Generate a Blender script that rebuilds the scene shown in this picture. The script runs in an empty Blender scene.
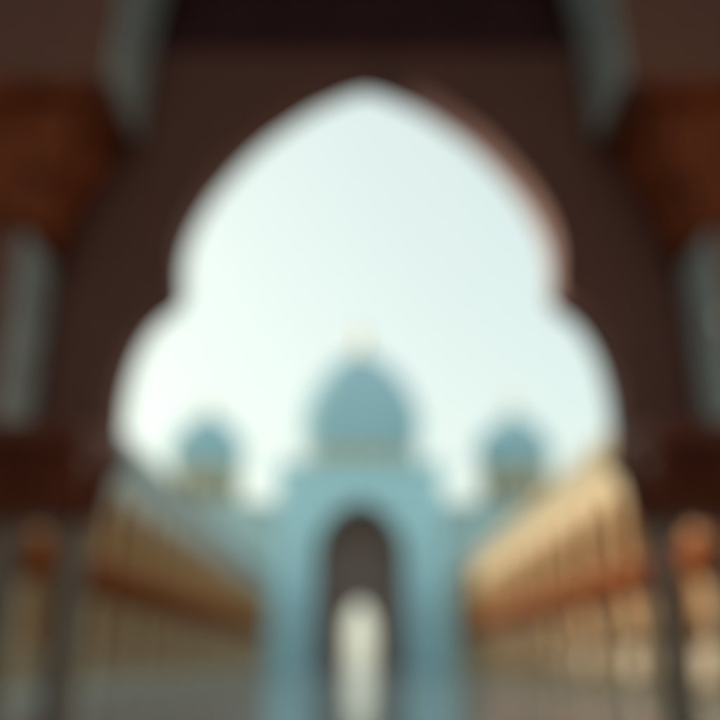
import bpy, bmesh, math, random
from mathutils import Vector
random.seed(4)
S = bpy.context.scene
C = S.collection
PI = math.pi

# ------------------------------------------------------------------ materials
def mat(name, col, rough=0.5, metal=0.0, var=0.12, scale=3.0, bump=0.15, vein=None, vscale=1.2, coat=0.0, joints=None):
    m = bpy.data.materials.new(name); m.use_nodes = True
    nt = m.node_tree; N = nt.nodes; L = nt.links
    b = N['Principled BSDF']
    tc = N.new('ShaderNodeTexCoord')
    no = N.new('ShaderNodeTexNoise'); no.inputs['Scale'].default_value = scale
    no.inputs['Detail'].default_value = 8; no.inputs['Roughness'].default_value = 0.62
    L.new(tc.outputs['Object'], no.inputs['Vector'])
    r = N.new('ShaderNodeValToRGB')
    r.color_ramp.elements[0].position = 0.3; r.color_ramp.elements[1].position = 0.7
    r.color_ramp.elements[0].color = (*[c*(1-var) for c in col], 1)
    r.color_ramp.elements[1].color = (*[min(1, c*(1+var)) for c in col], 1)
    L.new(no.outputs['Fac'], r.inputs['Fac'])
    out = r.outputs['Color']
    if vein:
        w = N.new('ShaderNodeTexWave'); w.inputs['Scale'].default_value = vscale
        w.inputs['Distortion'].default_value = 14; w.inputs['Detail'].default_value = 5
        L.new(tc.outputs['Object'], w.inputs['Vector'])
        vr = N.new('ShaderNodeValToRGB')
        vr.color_ramp.elements[0].position = 0.0; vr.color_ramp.elements[1].position = 0.12
        vr.color_ramp.elements[0].color = (1, 1, 1, 1); vr.color_ramp.elements[1].color = (0, 0, 0, 1)
        L.new(w.outputs['Fac'], vr.inputs['Fac'])
        mx = N.new('ShaderNodeMixRGB'); mx.inputs['Color2'].default_value = (*vein, 1)
        mu = N.new('ShaderNodeMath'); mu.operation = 'MULTIPLY'; mu.inputs[1].default_value = 0.5
        L.new(vr.outputs['Color'], mu.inputs[0]); L.new(mu.outputs[0], mx.inputs['Fac'])
        L.new(out, mx.inputs['Color1']); out = mx.outputs['Color']
    if joints:
        br = N.new('ShaderNodeTexBrick'); br.inputs['Scale'].default_value = 1.0
        br.inputs['Brick Width'].default_value = joints; br.inputs['Row Height'].default_value = joints
        br.offset = 0.0; br.inputs['Mortar Size'].default_value = 0.012
        br.inputs['Color1'].default_value = (1, 1, 1, 1); br.inputs['Color2'].default_value = (0.88, 0.89, 0.9, 1)
        br.inputs['Mortar'].default_value = (0.45, 0.45, 0.45, 1)
        L.new(tc.outputs['Object'], br.inputs['Vector'])
        mj = N.new('ShaderNodeMixRGB'); mj.blend_type = 'MULTIPLY'; mj.inputs['Fac'].default_value = 1
        L.new(out, mj.inputs['Color1']); L.new(br.outputs['Color'], mj.inputs['Color2']); out = mj.outputs['Color']
    L.new(out, b.inputs['Base Color'])
    if bump:
        bp = N.new('ShaderNodeBump'); bp.inputs['Strength'].default_value = bump; bp.inputs['Distance'].default_value = 0.02
        L.new(no.outputs['Fac'], bp.inputs['Height']); L.new(bp.outputs['Normal'], b.inputs['Normal'])
    b.inputs['Roughness'].default_value = rough; b.inputs['Metallic'].default_value = metal
    b.inputs['Coat Weight'].default_value = coat
    return m

M = dict(
    red_stone=mat('carved_red_stone', (0.235, 0.09, 0.072), 0.7, var=0.2, scale=5, bump=0.35),
    dark_wood=mat('dark_ceiling_wood', (0.075, 0.019, 0.027), 0.8, var=0.25, scale=2),
    brown_stone=mat('brown_stone', (0.31, 0.135, 0.10), 0.65, var=0.15, scale=4),
    skylit_stone=mat('skylit_stone', (0.74, 0.90, 0.96), 0.4, var=0.08, vein=(0.3, 0.3, 0.3)),  # sky light on the inward faces put into the colour
    copper=mat('aged_copper_leaf', (0.36, 0.085, 0.03), 0.55, metal=0.15, var=0.55, scale=3, bump=0.3),
    dark_copper=mat('dark_copper_leaf', (0.24, 0.055, 0.025), 0.55, metal=0.15, var=0.45, scale=3, bump=0.3),
    shaft=mat('column_stone', (0.30, 0.25, 0.21), 0.45, var=0.15, vein=(0.2, 0.15, 0.12)),
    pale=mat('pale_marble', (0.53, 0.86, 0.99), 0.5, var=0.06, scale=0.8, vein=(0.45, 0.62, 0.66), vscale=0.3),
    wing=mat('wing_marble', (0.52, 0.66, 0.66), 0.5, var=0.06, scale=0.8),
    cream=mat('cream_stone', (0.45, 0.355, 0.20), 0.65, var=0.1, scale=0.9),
    drum=mat('drum_stone', (0.62, 0.52, 0.34), 0.6, var=0.1, scale=0.9),
    tile=mat('dome_tile', (0.37, 0.57, 0.64), 0.85, var=0.1, scale=1.2),
    tan=mat('tan_plaster', (0.58, 0.32, 0.13), 0.75, var=0.12, scale=0.7),
    beam=mat('red_brown_timber', (0.27, 0.062, 0.010), 0.85, var=0.25, scale=2),
    bronze=mat('arcade_capital_bronze', (0.30, 0.08, 0.014), 0.75, metal=0.0, var=0.25, scale=4),
    plaster=mat('warm_plaster', (0.62, 0.58, 0.54), 0.8, var=0.08, scale=1.5),
    shade=mat('shaded_arcade_stone', (0.43, 0.51, 0.51), 0.65, var=0.1, scale=0.9),  # left arcade stone with its bluish shade put into the colour
    lit_strip=mat('pale_lit_strip', (0.55, 0.52, 0.43), 0.45, var=0.08, scale=1.0),  # light low on the arcade back walls put into the colour
    acol=mat('arcade_column_marble', (0.50, 0.36, 0.215), 0.5, var=0.1, scale=1.5),
    niche=mat('brown_niche_panel', (0.25, 0.165, 0.14), 0.7, var=0.2, scale=0.8),
    gold=mat('gilded_finial', (0.75, 0.55, 0.25), 0.3, metal=0.9, var=0.05),
    glass=mat('drum_window_glass', (0.05, 0.09, 0.10), 0.15, var=0.1),
    floor=mat('courtyard_marble', (0.26, 0.345, 0.38), 0.13, var=0.1, scale=0.5, bump=0.03, vein=(0.25, 0.25, 0.24), vscale=0.25, joints=1.5),
    gfloor=mat('gallery_stone_floor', (0.42, 0.34, 0.29), 0.35, var=0.15, scale=2, joints=0.9),
    sand=mat('sandy_ground', (0.46, 0.44, 0.39), 0.9, var=0.12, scale=0.05),
)

M['floor'].node_tree.nodes['Principled BSDF'].inputs['Specular IOR Level'].default_value = 0.5
for k_, v_ in (('tile', 0.1), ('beam', 0.15), ('bronze', 0.15), ('copper', 0.25)): M[k_].node_tree.nodes['Principled BSDF'].inputs['Specular IOR Level'].default_value = v_

# ------------------------------------------------------------------ helpers
def obj(name, bm, m, parent=None, bevel=0.0, smooth=False):
    bmesh.ops.recalc_face_normals(bm, faces=bm.faces)
    me = bpy.data.meshes.new(name); bm.to_mesh(me); bm.free()
    o = bpy.data.objects.new(name, me); C.objects.link(o)
    me.materials.append(m)
    if parent: o.parent = parent
    if bevel:
        md = o.modifiers.new('bevel', 'BEVEL'); md.width = bevel; md.segments = 2; md.limit_method = 'ANGLE'
    if smooth:
        for p in me.polygons: p.use_smooth = True
        if smooth == 'auto':
            md = o.modifiers.new('split', 'EDGE_SPLIT'); md.split_angle = math.radians(35)
    return o

def thing(name, label, cat, loc=(0, 0, 0), group=None):
    o = bpy.data.objects.new(name, None); C.objects.link(o)
    o.location = loc; o['label'] = label; o['category'] = cat
    if group: o['group'] = group
    return o

def box(bm, x0, x1, y0, y1, z0, z1):
    v = [bm.verts.new(p) for p in ((x0,y0,z0),(x1,y0,z0),(x1,y1,z0),(x0,y1,z0),(x0,y0,z1),(x1,y0,z1),(x1,y1,z1),(x0,y1,z1))]
    for f in ((3,2,1,0),(4,5,6,7),(0,1,5,4),(1,2,6,5),(2,3,7,6),(3,0,4,7)): bm.faces.new([v[i] for i in f])

def lathe(bm, prof, cx=0, cy=0, n=24, wob=None):
    rings = []
    for r, z in prof:
        if r < 1e-4: rings.append([bm.verts.new((cx, cy, z))]); continue
        ring = []
        for k in range(n):
            a = 2*PI*k/n; rr = r*(1 + (wob(k, z) if wob else 0))
            ring.append(bm.verts.new((cx+rr*math.cos(a), cy+rr*math.sin(a), z)))
        rings.append(ring)
    for a, b in zip(rings, rings[1:]):
        for k in range(n):
            q = [a[k % len(a)], a[(k+1) % len(a)], b[(k+1) % len(b)], b[k % len(b)]]
            u = list(dict.fromkeys(q))
            if len(u) > 2: bm.faces.new(u)
    if len(rings[0]) > 1: bm.faces.new(rings[0][::-1])
    if len(rings[-1]) > 1: bm.faces.new(rings[-1])

def resample(pts, n):
    d = [0]
    for a, b in zip(pts, pts[1:]): d.append(d[-1]+math.dist(a, b))
    out = []
    for k in range(n):
        t = d[-1]*k/(n-1); i = 0
        while i < len(d)-2 and d[i+1] < t: i += 1
        f = (t-d[i])/max(1e-9, d[i+1]-d[i])
        out.append((pts[i][0]+(pts[i+1][0]-pts[i][0])*f, pts[i][1]+(pts[i+1][1]-pts[i][1])*f))
    return out

def spline(pts, n):                                     # Catmull-Rom through profile points
    P = [pts[0]]+list(pts)+[pts[-1]]; out = []
    for i in range(1, len(P)-2):
        p0, p1, p2, p3 = P[i-1:i+3]
        for k in range(6):
            t = k/6
            out.append(tuple(0.5*((2*p1[j])+(-p0[j]+p2[j])*t+(2*p0[j]-5*p1[j]+4*p2[j]-p3[j])*t*t+(-p0[j]+3*p1[j]-3*p2[j]+p3[j])*t**3) for j in (0, 1)))
    out.append(pts[-1])
    return resample(out, n)

def outer_for(inner, hw, top):                          # right-half rectangle path matched to the inner half profile
    n = len(inner); zb = inner[-1][1]
    k = max(2, min(n-3, min(range(n), key=lambda i: abs(math.atan2(inner[i][1]-zb*0.5-inner[0][1]*0.5, inner[i][0]+1e-6) - math.atan2((top-zb)*0.35, hw)))))
    return [(hw*i/k, top) for i in range(k)] + [(hw, top+(zb-top)*(i-k)/(n-1-k)) for i in range(k, n)]

def arch_wall(bm, half, hw, top, w0, w1, fn, sides=True):
    """wall with one opening. half: right half profile from the apex to the springing, in (u, z); extruded from w0 to w1"""
    out = outer_for(half, hw, top)
    L = [(-u, z) for u, z in half[::-1]][:-1] + list(half)
    O = [(-u, z) for u, z in out[::-1]][:-1] + list(out)
    rows = []
    for w in (w0, w1):
        rows.append(([bm.verts.new(fn(u, w, z)) for u, z in L], [bm.verts.new(fn(u, w, z)) for u, z in O]))
    (i0, o0), (i1, o1) = rows
    n = len(L)
    for k in range(n-1):
        bm.faces.new((i0[k], i0[k+1], o0[k+1], o0[k])); bm.faces.new((i1[k], o1[k], o1[k+1], i1[k+1]))
        bm.faces.new((i0[k], i1[k], i1[k+1], i0[k+1]))
        if sides: bm.faces.new((o0[k], o0[k+1], o1[k+1], o1[k]))
    for k in (0, n-1): bm.faces.new((i0[k], o0[k], o1[k], i1[k]))

def ring(bm, half, t, w0, w1, fn):                      # a band of width t around an arch profile
    n = len(half); O = []
    for i in range(n):
        a = half[max(0, i-1)]; b = half[min(n-1, i+1)]
        dx, dz = b[0]-a[0], b[1]-a[1]; l = math.hypot(dx, dz)
        nx, nz = -dz/l, dx/l
        if i == 0: nx, nz = 0, 1
        O.append((half[i][0]+abs(nx)*t if i else 0, half[i][1]+(nz*t if nx >= 0 else -nz*t)))
    L = [(-u, z) for u, z in half[::-1]][:-1] + list(half); O = [(-u, z) for u, z in O[::-1]][:-1] + O
    r = [[bm.verts.new(fn(u, w, z)) for u, z in P] for w in (w0, w1) for P in (L, O)]
    i0, o0, i1, o1 = r
    for k in range(len(L)-1):
        bm.faces.new((i0[k], i0[k+1], o0[k+1], o0[k])); bm.faces.new((i1[k], o1[k], o1[k+1], i1[k+1]))
        bm.faces.new((i0[k], i1[k], i1[k+1], i0[k+1])); bm.faces.new((o0[k], o0[k+1], o1[k+1], o1[k]))
    for k in (0, len(L)-1): bm.faces.new((i0[k], o0[k], o1[k], i1[k]))

def pointed(hw, zs, za, bulge=0.0, n=17, foot=None):    # half profile of a pointed arch, apex -> springing -> foot
    pts = []
    for i in range(n):
        t = i/(n-1); a = t*PI/2
        u = hw*(math.sin(a)**0.92)*(1+bulge*math.sin(t*PI)); z = zs+(za-zs)*(math.cos(a)**0.95*0.86+0.14*(1-t))
        pts.append((u, z))
    pts[0] = (0, za)
    if foot is not None: pts.append((hw, foot))
    return pts

XZ = lambda u, w, z: (u, w, z)
def merlons(bm, a0, a1, step, w0, w1, z, h, fn):
    n = max(1, round((a1-a0)/step)); s = (a1-a0)/n
    for k in range(n):
        c = a0+s*(k+0.5)
        P = [(-0.36, 0), (0.36, 0), (0.36, 0.45), (0.2, 0.7), (0, 1), (-0.2, 0.7), (-0.36, 0.45)]
        A = [bm.verts.new(fn(c+p*s, w0, z+q*h)) for p, q in P]; B = [bm.verts.new(fn(c+p*s, w1, z+q*h)) for p, q in P]
        bm.faces.new(A); bm.faces.new(B[::-1])
        for i in range(7): bm.faces.new((A[i], A[(i+1) % 7], B[(i+1) % 7], B[i]))

# ------------------------------------------------------------------ ground
bm = bmesh.new(); g = 6000
bm.faces.new([bm.verts.new(p) for p in ((-g,-g,-0.02),(g,-g,-0.02),(g,g,-0.02),(-g,g,-0.02))])
o = obj('ground', bm, M['sand']); o['kind'] = 'structure'
bm = bmesh.new(); box(bm, -40, 40, 8.7, 175, -0.3, 0.0)
o = obj('courtyard_floor', bm, M['floor']); o['kind'] = 'structure'
bm = bmesh.new(); box(bm, -5.6, 5.6, -5.6, 8.7, -0.3, 0.004)
o = obj('gallery_floor', bm, M['gfloor']); o['kind'] = 'structure'

# ------------------------------------------------------------------ near arch of the gallery
LOBED = [(0.0,7.47),(0.16,7.43),(0.36,7.34),(0.72,7.14),(1.29,6.66),(1.77,6.06),(2.03,5.54),(2.11,5.12),(2.08,4.72),(2.16,4.60),(2.38,4.40),(2.55,4.06),(2.63,3.66),(2.64,3.28),(2.63,2.96)]
lob = spline([(u*0.96, z-0.02*(z > 7)) for u, z in LOBED], 64)
t = thing('lobed_arch', 'dark red stone lobed arch framing the sky and the domed mosque', 'arch', (0.07, 8.18, 0))
loc = lambda u, w, z: (u, w, z)
bm = bmesh.new(); arch_wall(bm, lob, 4.45, 7.72, 0.0, 0.42, loc); obj('arch_wall', bm, M['red_stone'], t)
bm = bmesh.new(); ring(bm, lob, 0.16, -0.05, -0.002, loc); obj('arch_moulding', bm, M['red_stone'], t)
bm = bmesh.new(); box(bm, -4.45, 4.45, -0.06, 0.42, 7.723, 7.95); box(bm, -4.45, 4.45, -0.1, 0.42, 7.953, 8.05)
obj('cornice', bm, M['dark_wood'], t, bevel=0.02)
bm = bmesh.new(); box(bm, -4.45, 4.45, 0.25, 0.42, 8.053, 13.0)
for k in range(11): box(bm, -4.4+k*0.8, -4.25+k*0.8, 0.14, 0.247, 8.053, 13.0)
obj('wood_panelling', bm, M['dark_wood'], t)

up = pointed(2.52, 6.35, 12.4, 0.0, 25, None)
up = [(u-(0.0 if z > 6.4 else 0), z) for u, z in up]
t = thing('pointed_arch', 'tall brown pointed arch with pale sky-lit inner face above the lobed arch', 'arch', (0.07, 6.9, 0))
bm = bmesh.new(); arch_wall(bm, up, 4.45, 12.9, 0.0, 1.09, loc); obj('arch_wall', bm, M['brown_stone'], t)
bm = bmesh.new()                                        # added pale lining, sky light on the inner face put into colour
inn = [(u*0.985, z-0.05) for u, z in up]; inn[0] = (0, up[0][1]-0.09); inn[-1] = (inn[-1][0], 6.352)
ring(bm, inn, 0.03, -0.02, 1.085, loc); obj('skylit_lining', bm, M['skylit_stone'], t)

def capital_mesh(hx0, hy0, hx1, hy1, z0, z1, nx=7, ny=5):
    """leaf capital: flaring body with two rows of curled leaves"""
    bm = bmesh.new(); n = 9; rings = []
    for i in range(n):
        f = i/(n-1); e = f**1.9; b = 0.05*math.sin(f*PI)
        hx, hy = hx0+(hx1-hx0)*e+b, hy0+(hy1-hy0)*e+b; z = z0+(z1-z0)*f
        rings.append([bm.verts.new(p) for p in ((-hx,-hy,z),(hx,-hy,z),(hx,hy,z),(-hx,hy,z))])
    for a, b in zip(rings, rings[1:]):
        for k in range(4): bm.faces.new((a[k], a[(k+1)%4], b[(k+1)%4], b[k]))
    bm.faces.new(rings[0][::-1]); bm.faces.new(rings[-1])
    def leaf(c, nrm, tan, w, za, zb, f0):
        sec = []
        for i in range(6):
            f = i/5; e = (f0+(1-f0)*f)
            d = 0.03+0.11*f**2.2; ww = w*(0.65+0.6*f-1.1*f**3*0.7)
            z = za+(zb-za)*(f if f < 0.9 else 0.9-(f-0.9)*1.2)
            ex = ((hx1-hx0) if abs(nrm.x) > 0.5 else (hy1-hy0))*((z-z0)/(z1-z0))**1.9
            p = c+nrm*(d+ex); sec.append([bm.verts.new((p+tan*s*ww+nrm*(0.05 if s == 0 else 0)+Vector((0,0,z)))) for s in (-0.5, 0, 0.5)])
        for a, b in zip(sec, sec[1:]):
            for k in (0, 1): bm.faces.new((a[k], a[k+1], b[k+1], b[k]))
    for row, (fa, fb) in enumerate(((0.0, 0.5), (0.35, 0.97))):
        za, zb = z0+(z1-z0)*fa, z0+(z1-z0)*fb
        for sgn in (-1, 1):
            for k in range(nx):
                leaf(Vector(((k+0.5*(1+row%2*0))/nx*2*hx0-hx0, sgn*hy0, 0)), Vector((0, sgn, 0)), Vector((1, 0, 0)), 2*hx0/nx*1.15, za, zb, fa)
            for k in range(ny):
                leaf(Vector((sgn*hx0, (k+0.5)/ny*2*hy0-hy0, 0)), Vector((sgn, 0, 0)), Vector((0, 1, 0)), 2*hy0/ny*1.15, za, zb, fa)
    return bm

def shaft_mesh(x, y, r, z0, z1):
    bm = bmesh.new()
    prof = [(r*1.9, z0), (r*1.9, z0+0.14), (r*1.5, z0+0.16), (r*1.65, z0+0.22), (r*1.5, z0+0.28), (r*1.15, z0+0.32), (r*1.04, z0+0.4),
            (r*1.03, z0+(z1-z0)*0.4), (r*0.93, z1-0.08), (r*1.12, z1-0.06), (r*1.12, z1-0.02), (r, z1)]
    lathe(bm, prof, x, y, 28); return bm

CX, OX = 3.02, 0.07
def near_column(s, label):
    t = thing('twin_column', label, 'column', (s*CX+OX, 7.9, 0), 'near columns of the gallery')
    for dx in (-0.30, 0.34):
        obj('shaft', shaft_mesh(-s*dx, 0, 0.135, 0.004, 2.2), M['shaft'], t, smooth='auto')
    obj('capital', capital_mesh(0.42, 0.28, 0.49, 0.62, 2.203, 2.78, 7, 5), M['dark_copper'], t)
    bm = bmesh.new(); box(bm, *sorted((-s*0.53, s*1.42)), -0.72, 0.72, 2.785, 2.86); box(bm, *sorted((-s*0.56, s*1.42)), -0.74, 0.74, 2.863, 2.957)
    obj('abacus', bm, M['dark_copper'], t, bevel=0.012)
near_column(-1, 'dark twin column with leafy copper capital left of the archway')
near_column(1, 'dark twin column with leafy copper capital right of the archway')

def near_pier(s, label):
    t = thing('upper_pier', label, 'pier', (s*3.78+OX, 7.55, 2.96), 'upper piers of the gallery')
    bm = bmesh.new(); box(bm, -0.50, 0.50, -0.36, 0.44, 0.003, 1.9); obj('shaft', bm, M['brown_stone'], t, bevel=0.03)
    bm = bmesh.new(); xi = -s*0.503; xo = -s*0.53
    box(bm, min(xi, xo), max(xi, xo), -0.33, 0.43, 0.05, 1.88); obj('skylit_facing', bm, M['skylit_stone'], t, bevel=0.004)  # added pale facing, sky light on the pier's inner side put into colour
    obj('capital', capital_mesh(0.60, 0.38, 1.02, 0.50, 1.903, 3.2, 7, 4), M['copper'], t)
    bm = bmesh.new(); box(bm, -1.08, 1.08, -0.68, 0.445, 3.205, 3.385); obj('abacus', bm, M['copper'], t, bevel=0.015)
near_pier(-1, 'brown upper pier with copper capital on the left twin column')
near_pier(1, 'brown upper pier with copper capital on the right twin column')

t = thing('gallery_hall', 'unseen gallery walls and dark timber ceiling enclosing the viewpoint', 'building', (0.07, 0, 0))  # unseen hall shell, side walls made pale to bounce light inward
bm = bmesh.new()
box(bm, -5.4, -4.46, -5, 8.7, 0.006, 13.2); obj('side_wall', bm, M['plaster'], t)
bm = bmesh.new(); box(bm, 4.46, 5.4, -5, 8.7, 0.006, 13.2); obj('side_wall', bm, M['plaster'], t)
bm = bmesh.new(); arch_wall(bm, pointed(4.2, 7.5, 12.6, 0, 15, 0.006), 4.45, 13.2, -5.0, -4.2, loc); obj('rear_wall', bm, M['brown_stone'], t)  # unseen rear wall, its archway opened wide to admit fill light
bm = bmesh.new(); box(bm, -5.4, 5.4, -5, 8.75, 13.203, 13.6)
for k in range(7): box(bm, -4.44, 4.44, -3.4+k*1.6, -6.3+k*1.6, 12.93, 13.2)
obj('ceiling', bm, M['dark_wood'], t)

# ------------------------------------------------------------------ side arcades
def arcade(s, label, stone, X=10.7):
    t = thing('arcade', label, 'arcade', (s*X, 9.0, 0), 'arcades along the courtyard')
    t.scale = (0.83, 0.83, 0.86)
    B, NB = 4.45, 24; Ln = B*NB
    F = lambda u, w, z: (s*w, u, z)
    half = pointed(1.72, 6.3, 9.0, 0.05, 13, None); half += [(1.62, 5.5)]
    bm = bmesh.new()
    for k in range(NB):
        G = lambda u, w, z, k=k: (s*w, u+B*(k+0.5), z)
        arch_wall(bm, half, B/2, 10.6, 0.0, 0.55, G, sides=False)
    box(bm, *sorted((0.0, s*0.9)), -0.6, -0.003, 0.0, 10.6); box(bm, *sorted((0.0, s*0.9)), Ln+0.003, Ln+0.6, 0.0, 10.6)
    obj('arch_wall', bm, stone, t)
    bm = bmesh.new()
    for k in range(NB):
        G = lambda u, w, z, k=k: (s*w, u+B*(k+0.5), z)
        ring(bm, half, 0.38, -0.07, -0.003, G)
    obj('arch_moulding', bm, M['tan'], t)
    bm = bmesh.new(); inn = [(u*0.97, z-0.05) for u, z in half]; inn[-1] = (inn[-1][0], 5.503)
    for k in range(NB):
        G = lambda u, w, z, k=k: (s*w, u+B*(k+0.5), z)
        ring(bm, inn, 0.03, -0.03, 0.56, G)
    obj('arch_lining', bm, M['tan'], t)
    bm = bmesh.new()
    for a, b_, p in ((10.603, 10.85, 0.15), (10.853, 11.1, 0.3), (11.103, 11.2, 0.4)): box(bm, *sorted((-s*p, s*0.95)), -0.6, Ln+0.6, a, b_)
    obj('cornice', bm, stone, t)
    bm = bmesh.new(); merlons(bm, -0.5, Ln+0.5, 0.9, -0.1, 0.2, 11.203, 0.75, F); obj('parapet', bm, stone, t)
    bm = bmesh.new(); box(bm, *sorted((s*0.0+s*0.02, s*0.88)), 0.0, Ln, 4.98, 5.495); box(bm, *sorted((-s*0.08, s*0.017)), 0.0, Ln, 5.05, 5.4)
    obj('impost_beam', bm, M['beam'], t)
    bm = bmesh.new(); box(bm, *sorted((s*6.0, s*6.4)), -0.6, Ln+0.6, 0, 10.6)
    box(bm, *sorted((s*0.9, s*6.0)), -0.6, -0.3, 0, 10.6); box(bm, *sorted((s*0.9, s*6.0)), Ln+0.3, Ln+0.6, 0, 10.6)
    for k in range(NB): box(bm, *sorted((s*5.8, s*5.997)), B*k-0.25, B*k+0.25, 0.004, 10.4)
    obj('back_wall', bm, M['tan'], t)
    bm = bmesh.new()
    for k in range(NB): box(bm, *sorted((s*5.88, s*5.996)), B*k+0.253, B*(k+1)-0.253, 0.17, 1.9)
    obj('lit_strip', bm, M['lit_strip'], t)  # added pale strip standing in for light low on the back wall
    bm = bmesh.new(); box(bm, *sorted((s*0.953, s*6.5)), -0.6, Ln+0.6, 10.606, 11.0); obj('roof', bm, M['tan'], t)
    bm = bmesh.new(); box(bm, *sorted((-s*0.5, s*6.0)), -0.6, Ln+0.6, -0.05, 0.16); obj('plinth', bm, stone, t)
    bm = bmesh.new()
    for k in range(NB):
        box(bm, *sorted((s*0.30, s*0.44)), B*k+0.66, B*(k+1)-0.66, 4.35, 4.977)
        for q in range(7): box(bm, *sorted((s*0.27, s*0.297)), B*k+0.7+q*0.46, B*k+0.98+q*0.46, 4.42, 4.9)
    obj('carved_valance', bm, M['beam'], t)
    for k in range(NB+1):
        if k == 0:
            b1 = bmesh.new()
            lathe(b1, [(0.52, 0.163), (0.52, 0.45), (0.42, 0.5), (0.46, 0.58), (0.36, 0.66), (0.33, 3.7), (0.37, 3.75), (0.37, 3.85)], 0, 0, 20)
            o1 = obj('column', b1, M['acol'], t, smooth='auto'); o1.location = (s*0.45, B*k, 0)
            b2 = capital_mesh(0.36, 0.36, 0.62, 0.62, 3.86, 4.82, 4, 4); box(b2, -0.7, 0.7, -0.7, 0.7, 4.825, 4.975)
            c1 = obj('capital', b2, M['bronze'], o1)
        else:
            o = o1.copy(); C.objects.link(o); o.parent = t; o.location = (s*0.45, B*k, 0)
            c = c1.copy(); C.objects.link(c); c.parent = o
    return t
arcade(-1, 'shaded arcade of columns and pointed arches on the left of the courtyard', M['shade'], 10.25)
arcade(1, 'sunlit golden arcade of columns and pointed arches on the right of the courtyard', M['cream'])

# ------------------------------------------------------------------ mosque
t = thing('mosque', 'pale domed mosque with tall arched portal at the end of the courtyard', 'mosque', (0, 100, 0))
def wall_box(bm, *a): box(bm, *a)
# prayer hall: two blocks beside an open passage
bm = bmesh.new()
for s in (-1, 1):
    box(bm, *sorted((s*4.6, s*36)), 14, 52, 0.003, 19.8)
    for k in range(5):
        c = s*(13.6+k*4.6)
        G = lambda u, w, z, c=c: (u+c, w, z)
        arch_wall(bm, pointed(1.5, 9, 12, 0.04, 13, 0.003), 2.299, 19.79, 13.3, 13.996, G, sides=True)
box(bm, -4.597, 4.597, 14, 52, 12.0, 19.8)
obj('hall_wall', bm, M['wing'], t)
bm = bmesh.new()
for a, b_, p in ((19.803, 20.1, 0.2), (20.103, 20.4, 0.45)): box(bm, -36-p, 36+p, 13.3-p, 52+p, a, b_)
obj('cornice', bm, M['wing'], t)
bm = bmesh.new(); merlons(bm, -36, 36, 1.3, 13.1, 13.4, 20.403, 0.9, XZ); obj('parapet', bm, M['wing'], t)
# portal
bm = bmesh.new()
PH = pointed(5.2, 11.4, 18.7, 0.03, 25, 0.003)
arch_wall(bm, PH, 9.55, 22.3, 0.0, 3.0, loc)
for s in (-1, 1): box(bm, *sorted((s*5.7, s*9.55)), 3.003, 13.3, 0.003, 22.3)
box(bm, -5.697, 5.697, 3.003, 13.3, 19.0, 22.3)
po = obj('portal', bm, M['pale'], t)
bm = bmesh.new(); ring(bm, PH, 0.7, -0.22, -0.003, loc); obj('arch_moulding', bm, M['pale'], po)
bm = bmesh.new()
for s in (-1, 1):
    box(bm, *sorted((s*7.8, s*9.75)), -0.45, -0.003, 0.003, 21.2)
    box(bm, *sorted((s*6.15, s*6.45)), -0.25, -0.003, 0.003, 19.6)
box(bm, -7.797, 7.797, -0.45, -0.003, 20.1, 21.2)
obj('portal_frame', bm, M['pale'], po, bevel=0.05)
bm = bmesh.new()
for a, b_, p in ((22.303, 22.6, 0.3), (22.603, 22.9, 0.55)): box(bm, -9.55-p, 9.55+p, -p, 13.3, a, b_)
obj('portal_cornice', bm, M['pale'], po)
bm = bmesh.new(); merlons(bm, -9.9, 9.9, 1.25, -0.5, -0.1, 22.903, 1.0, XZ); obj('portal_parapet', bm, M['pale'], po)
for s in (-1, 1):
    for z0, z1 in ((2.0, 8.0), (9.2, 15.2)):
        bm = bmesh.new(); G = lambda u, w, z, s=s, z0=z0: (u+s*7.1, w, z+z0)
        ring(bm, pointed(0.36, z1-z0-1.1, z1-z0, 0, 9, 0.0), 0.18, -0.14, -0.003, G)
        obj('blind_niche', bm, M['wing'], po)
DH = pointed(1.65, 3.6, 7.4, 0.0, 21, 0.003)
bm = bmesh.new(); arch_wall(bm, DH, 5.69, 18.99, 5.2, 6.0, loc)
for s in (-1, 1): box(bm, *sorted((s*5.25, s*5.69)), 3.006, 5.197, 0.003, 18.99)
for k in range(6): box(bm, -5.24, 5.24, 5.197-0.25-k*0.22, 5.197-k*0.22-0.003, 14.1+k*0.8, 14.897+k*0.8)   # stepped corbels in the vault
obj('entrance_wall', bm, M['niche'], t)
bm = bmesh.new(); ring(bm, DH, 0.35, 5.05, 5.197, loc); obj('door_frame', bm, M['cream'], t)

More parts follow.
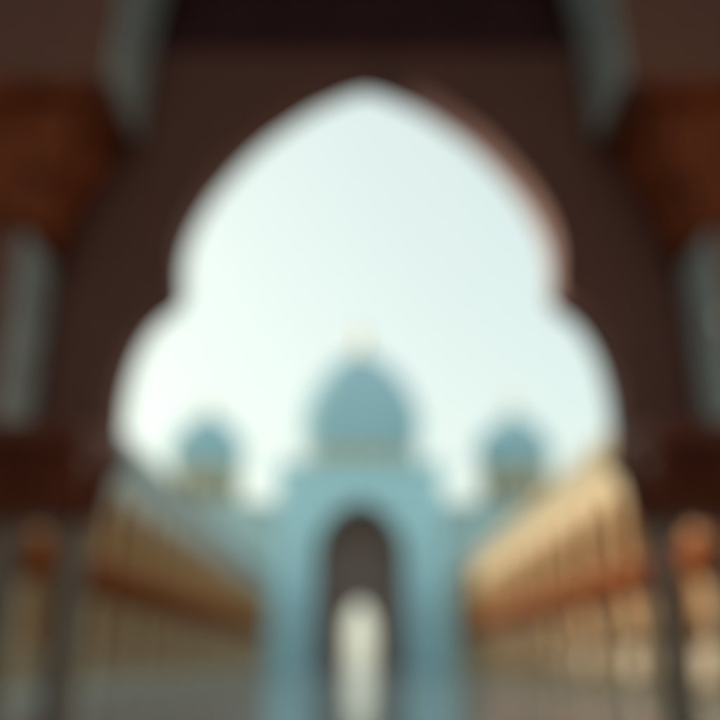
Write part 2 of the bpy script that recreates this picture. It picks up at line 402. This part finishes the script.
def dome(x, y, zb, R, dh, drum_r, drum_h, nwin, label=None):
    """drum from zb, then an onion dome; built at the local origin of its own object"""
    bm = bmesh.new(); zd = drum_h
    prof = [(drum_r*0.985, zd)]
    for i in range(1, 25):
        f = i/24
        if f < 0.36: r = drum_r*0.97+(R-drum_r*0.97)*math.sin(f/0.36*PI/2)
        else:
            g_ = (f-0.36)/0.64; r = R*math.cos(g_*PI/2)**0.62*(1-0.05*math.sin(g_*PI))
        prof.append((max(r, 0.0), zd+dh*f))
    prof[-1] = (0, zd+dh*1.015)
    lathe(bm, prof, 0, 0, 48)
    d = obj('dome', bm, M['tile'], t, smooth=True); d.location = (x, y, zb)
    bm = bmesh.new()
    lathe(bm, [(drum_r*1.12, 0), (drum_r*1.12, drum_h*0.1), (drum_r, drum_h*0.13), (drum_r, drum_h*0.82), (drum_r*1.07, drum_h*0.86), (drum_r*1.07, drum_h*0.95), (drum_r*0.99, drum_h*0.998)], 0, 0, 48)
    obj('drum', bm, M['drum'], d, smooth='auto')
    for k in range(nwin):
        a = 2*PI*(k+0.5)/nwin; bm = bmesh.new()
        ww, wh = drum_r*0.13, drum_h*0.52
        P = [(-ww, 0), (ww, 0), (ww, wh*0.7), (ww*0.6, wh*0.88), (0, wh), (-ww*0.6, wh*0.88), (-ww, wh*0.7)]
        ca, sa = math.cos(a), math.sin(a); rs = []
        for rr in (drum_r*0.95, drum_r*1.012):
            rs.append([bm.verts.new((ca*rr-sa*u, sa*rr+ca*u, z+drum_h*0.2)) for u, z in P])
        bm.faces.new(rs[0]); bm.faces.new(rs[1][::-1])
        for i in range(7): bm.faces.new((rs[0][i], rs[0][(i+1)%7], rs[1][(i+1)%7], rs[1][i]))
        obj('window', bm, M['glass'], d)
    bm = bmesh.new(); h = R*0.55; z = zd+dh*1.0
    lathe(bm, [(0.09*R, z-0.03*R), (0.05*R, z+0.1*h), (0.1*R, z+0.2*h), (0.12*R, z+0.3*h), (0.1*R, z+0.4*h), (0.03*R, z+0.48*h), (0.06*R, z+0.58*h), (0.07*R, z+0.64*h), (0.03*R, z+0.72*h), (0.02*R, z+0.85*h), (0, z+h)], 0, 0, 16)
    obj('finial', bm, M['gold'], d, smooth=True)
# base block of the main dome, then the domes
bm = bmesh.new(); box(bm, -8.8, 8.8, 14.1, 33, 20.403, 23.9); box(bm, -9.5, 9.5, 13.8, 33.4, 23.903, 24.4); obj('dome_base', bm, M['wing'], t)
dome(0, 23.4, 24.4, 9.0, 16.6, 8.3, 4.6, 20)
for s in (-1, 1):
    bm = bmesh.new(); box(bm, *sorted((s*16.2, s*28.2)), 14.5, 26.5, 20.403, 20.9); obj('dome_base', bm, M['wing'], t)
    dome(s*22.2, 20.5, 20.9, 5.5, 8.9, 5.0, 5.3, 14)

# ------------------------------------------------------------------ light
EL, AZ = math.radians(18.5), math.radians(49)             # sun low behind the left of the mosque
sd = Vector((-math.sin(AZ)*math.cos(EL), math.cos(AZ)*math.cos(EL), math.sin(EL)))
ld = bpy.data.lights.new('sun', 'SUN'); ld.energy = 2.2; ld.angle = math.radians(0.5); ld.color = (1.0, 0.86, 0.66)
lo = bpy.data.objects.new('sun', ld); C.objects.link(lo); lo.rotation_euler = sd.to_track_quat('Z', 'Y').to_euler(); lo.location = (-60, 40, 60)
W = bpy.data.worlds.new('World'); S.world = W; W.use_nodes = True
nt = W.node_tree; bg = nt.nodes['Background']
sk = nt.nodes.new('ShaderNodeTexSky'); sk.sky_type = 'NISHITA'; sk.sun_disc = False
sk.sun_elevation = EL; sk.sun_rotation = -AZ; sk.air_density = 1.2; sk.dust_density = 3.0; sk.ozone_density = 3.0
gm = nt.nodes.new('ShaderNodeGamma'); gm.inputs['Gamma'].default_value = 0.22      # milky, evenly bright sky
tn = nt.nodes.new('ShaderNodeMixRGB'); tn.blend_type = 'MULTIPLY'; tn.inputs['Fac'].default_value = 1
tn.inputs['Color2'].default_value = (2.08, 2.27, 2.02, 1)
nt.links.new(sk.outputs['Color'], gm.inputs['Color']); nt.links.new(gm.outputs['Color'], tn.inputs['Color1'])
nt.links.new(tn.outputs['Color'], bg.inputs['Color']); bg.inputs['Strength'].default_value = 0.15

# ------------------------------------------------------------------ camera
cd = bpy.data.cameras.new('camera'); co = bpy.data.objects.new('camera', cd); C.objects.link(co); S.camera = co
cd.sensor_width = 36; cd.lens = 850/720*36; cd.clip_start = 0.05; cd.clip_end = 9000
co.location = (0, 0, 1.0); co.rotation_euler = (PI/2+math.atan(300/850), 0, 0)
cd.dof.use_dof = True; cd.dof.focus_distance = 0.5; cd.dof.aperture_fstop = 1.7; cd.dof.aperture_blades = 0

S.view_settings.view_transform = 'Standard'; S.view_settings.look = 'None'
S.view_settings.exposure = 1.09; S.view_settings.gamma = 1.0
S.render.engine = 'CYCLES'; S.cycles.use_denoising = True
S.cycles.max_bounces = 10; S.cycles.diffuse_bounces = 6
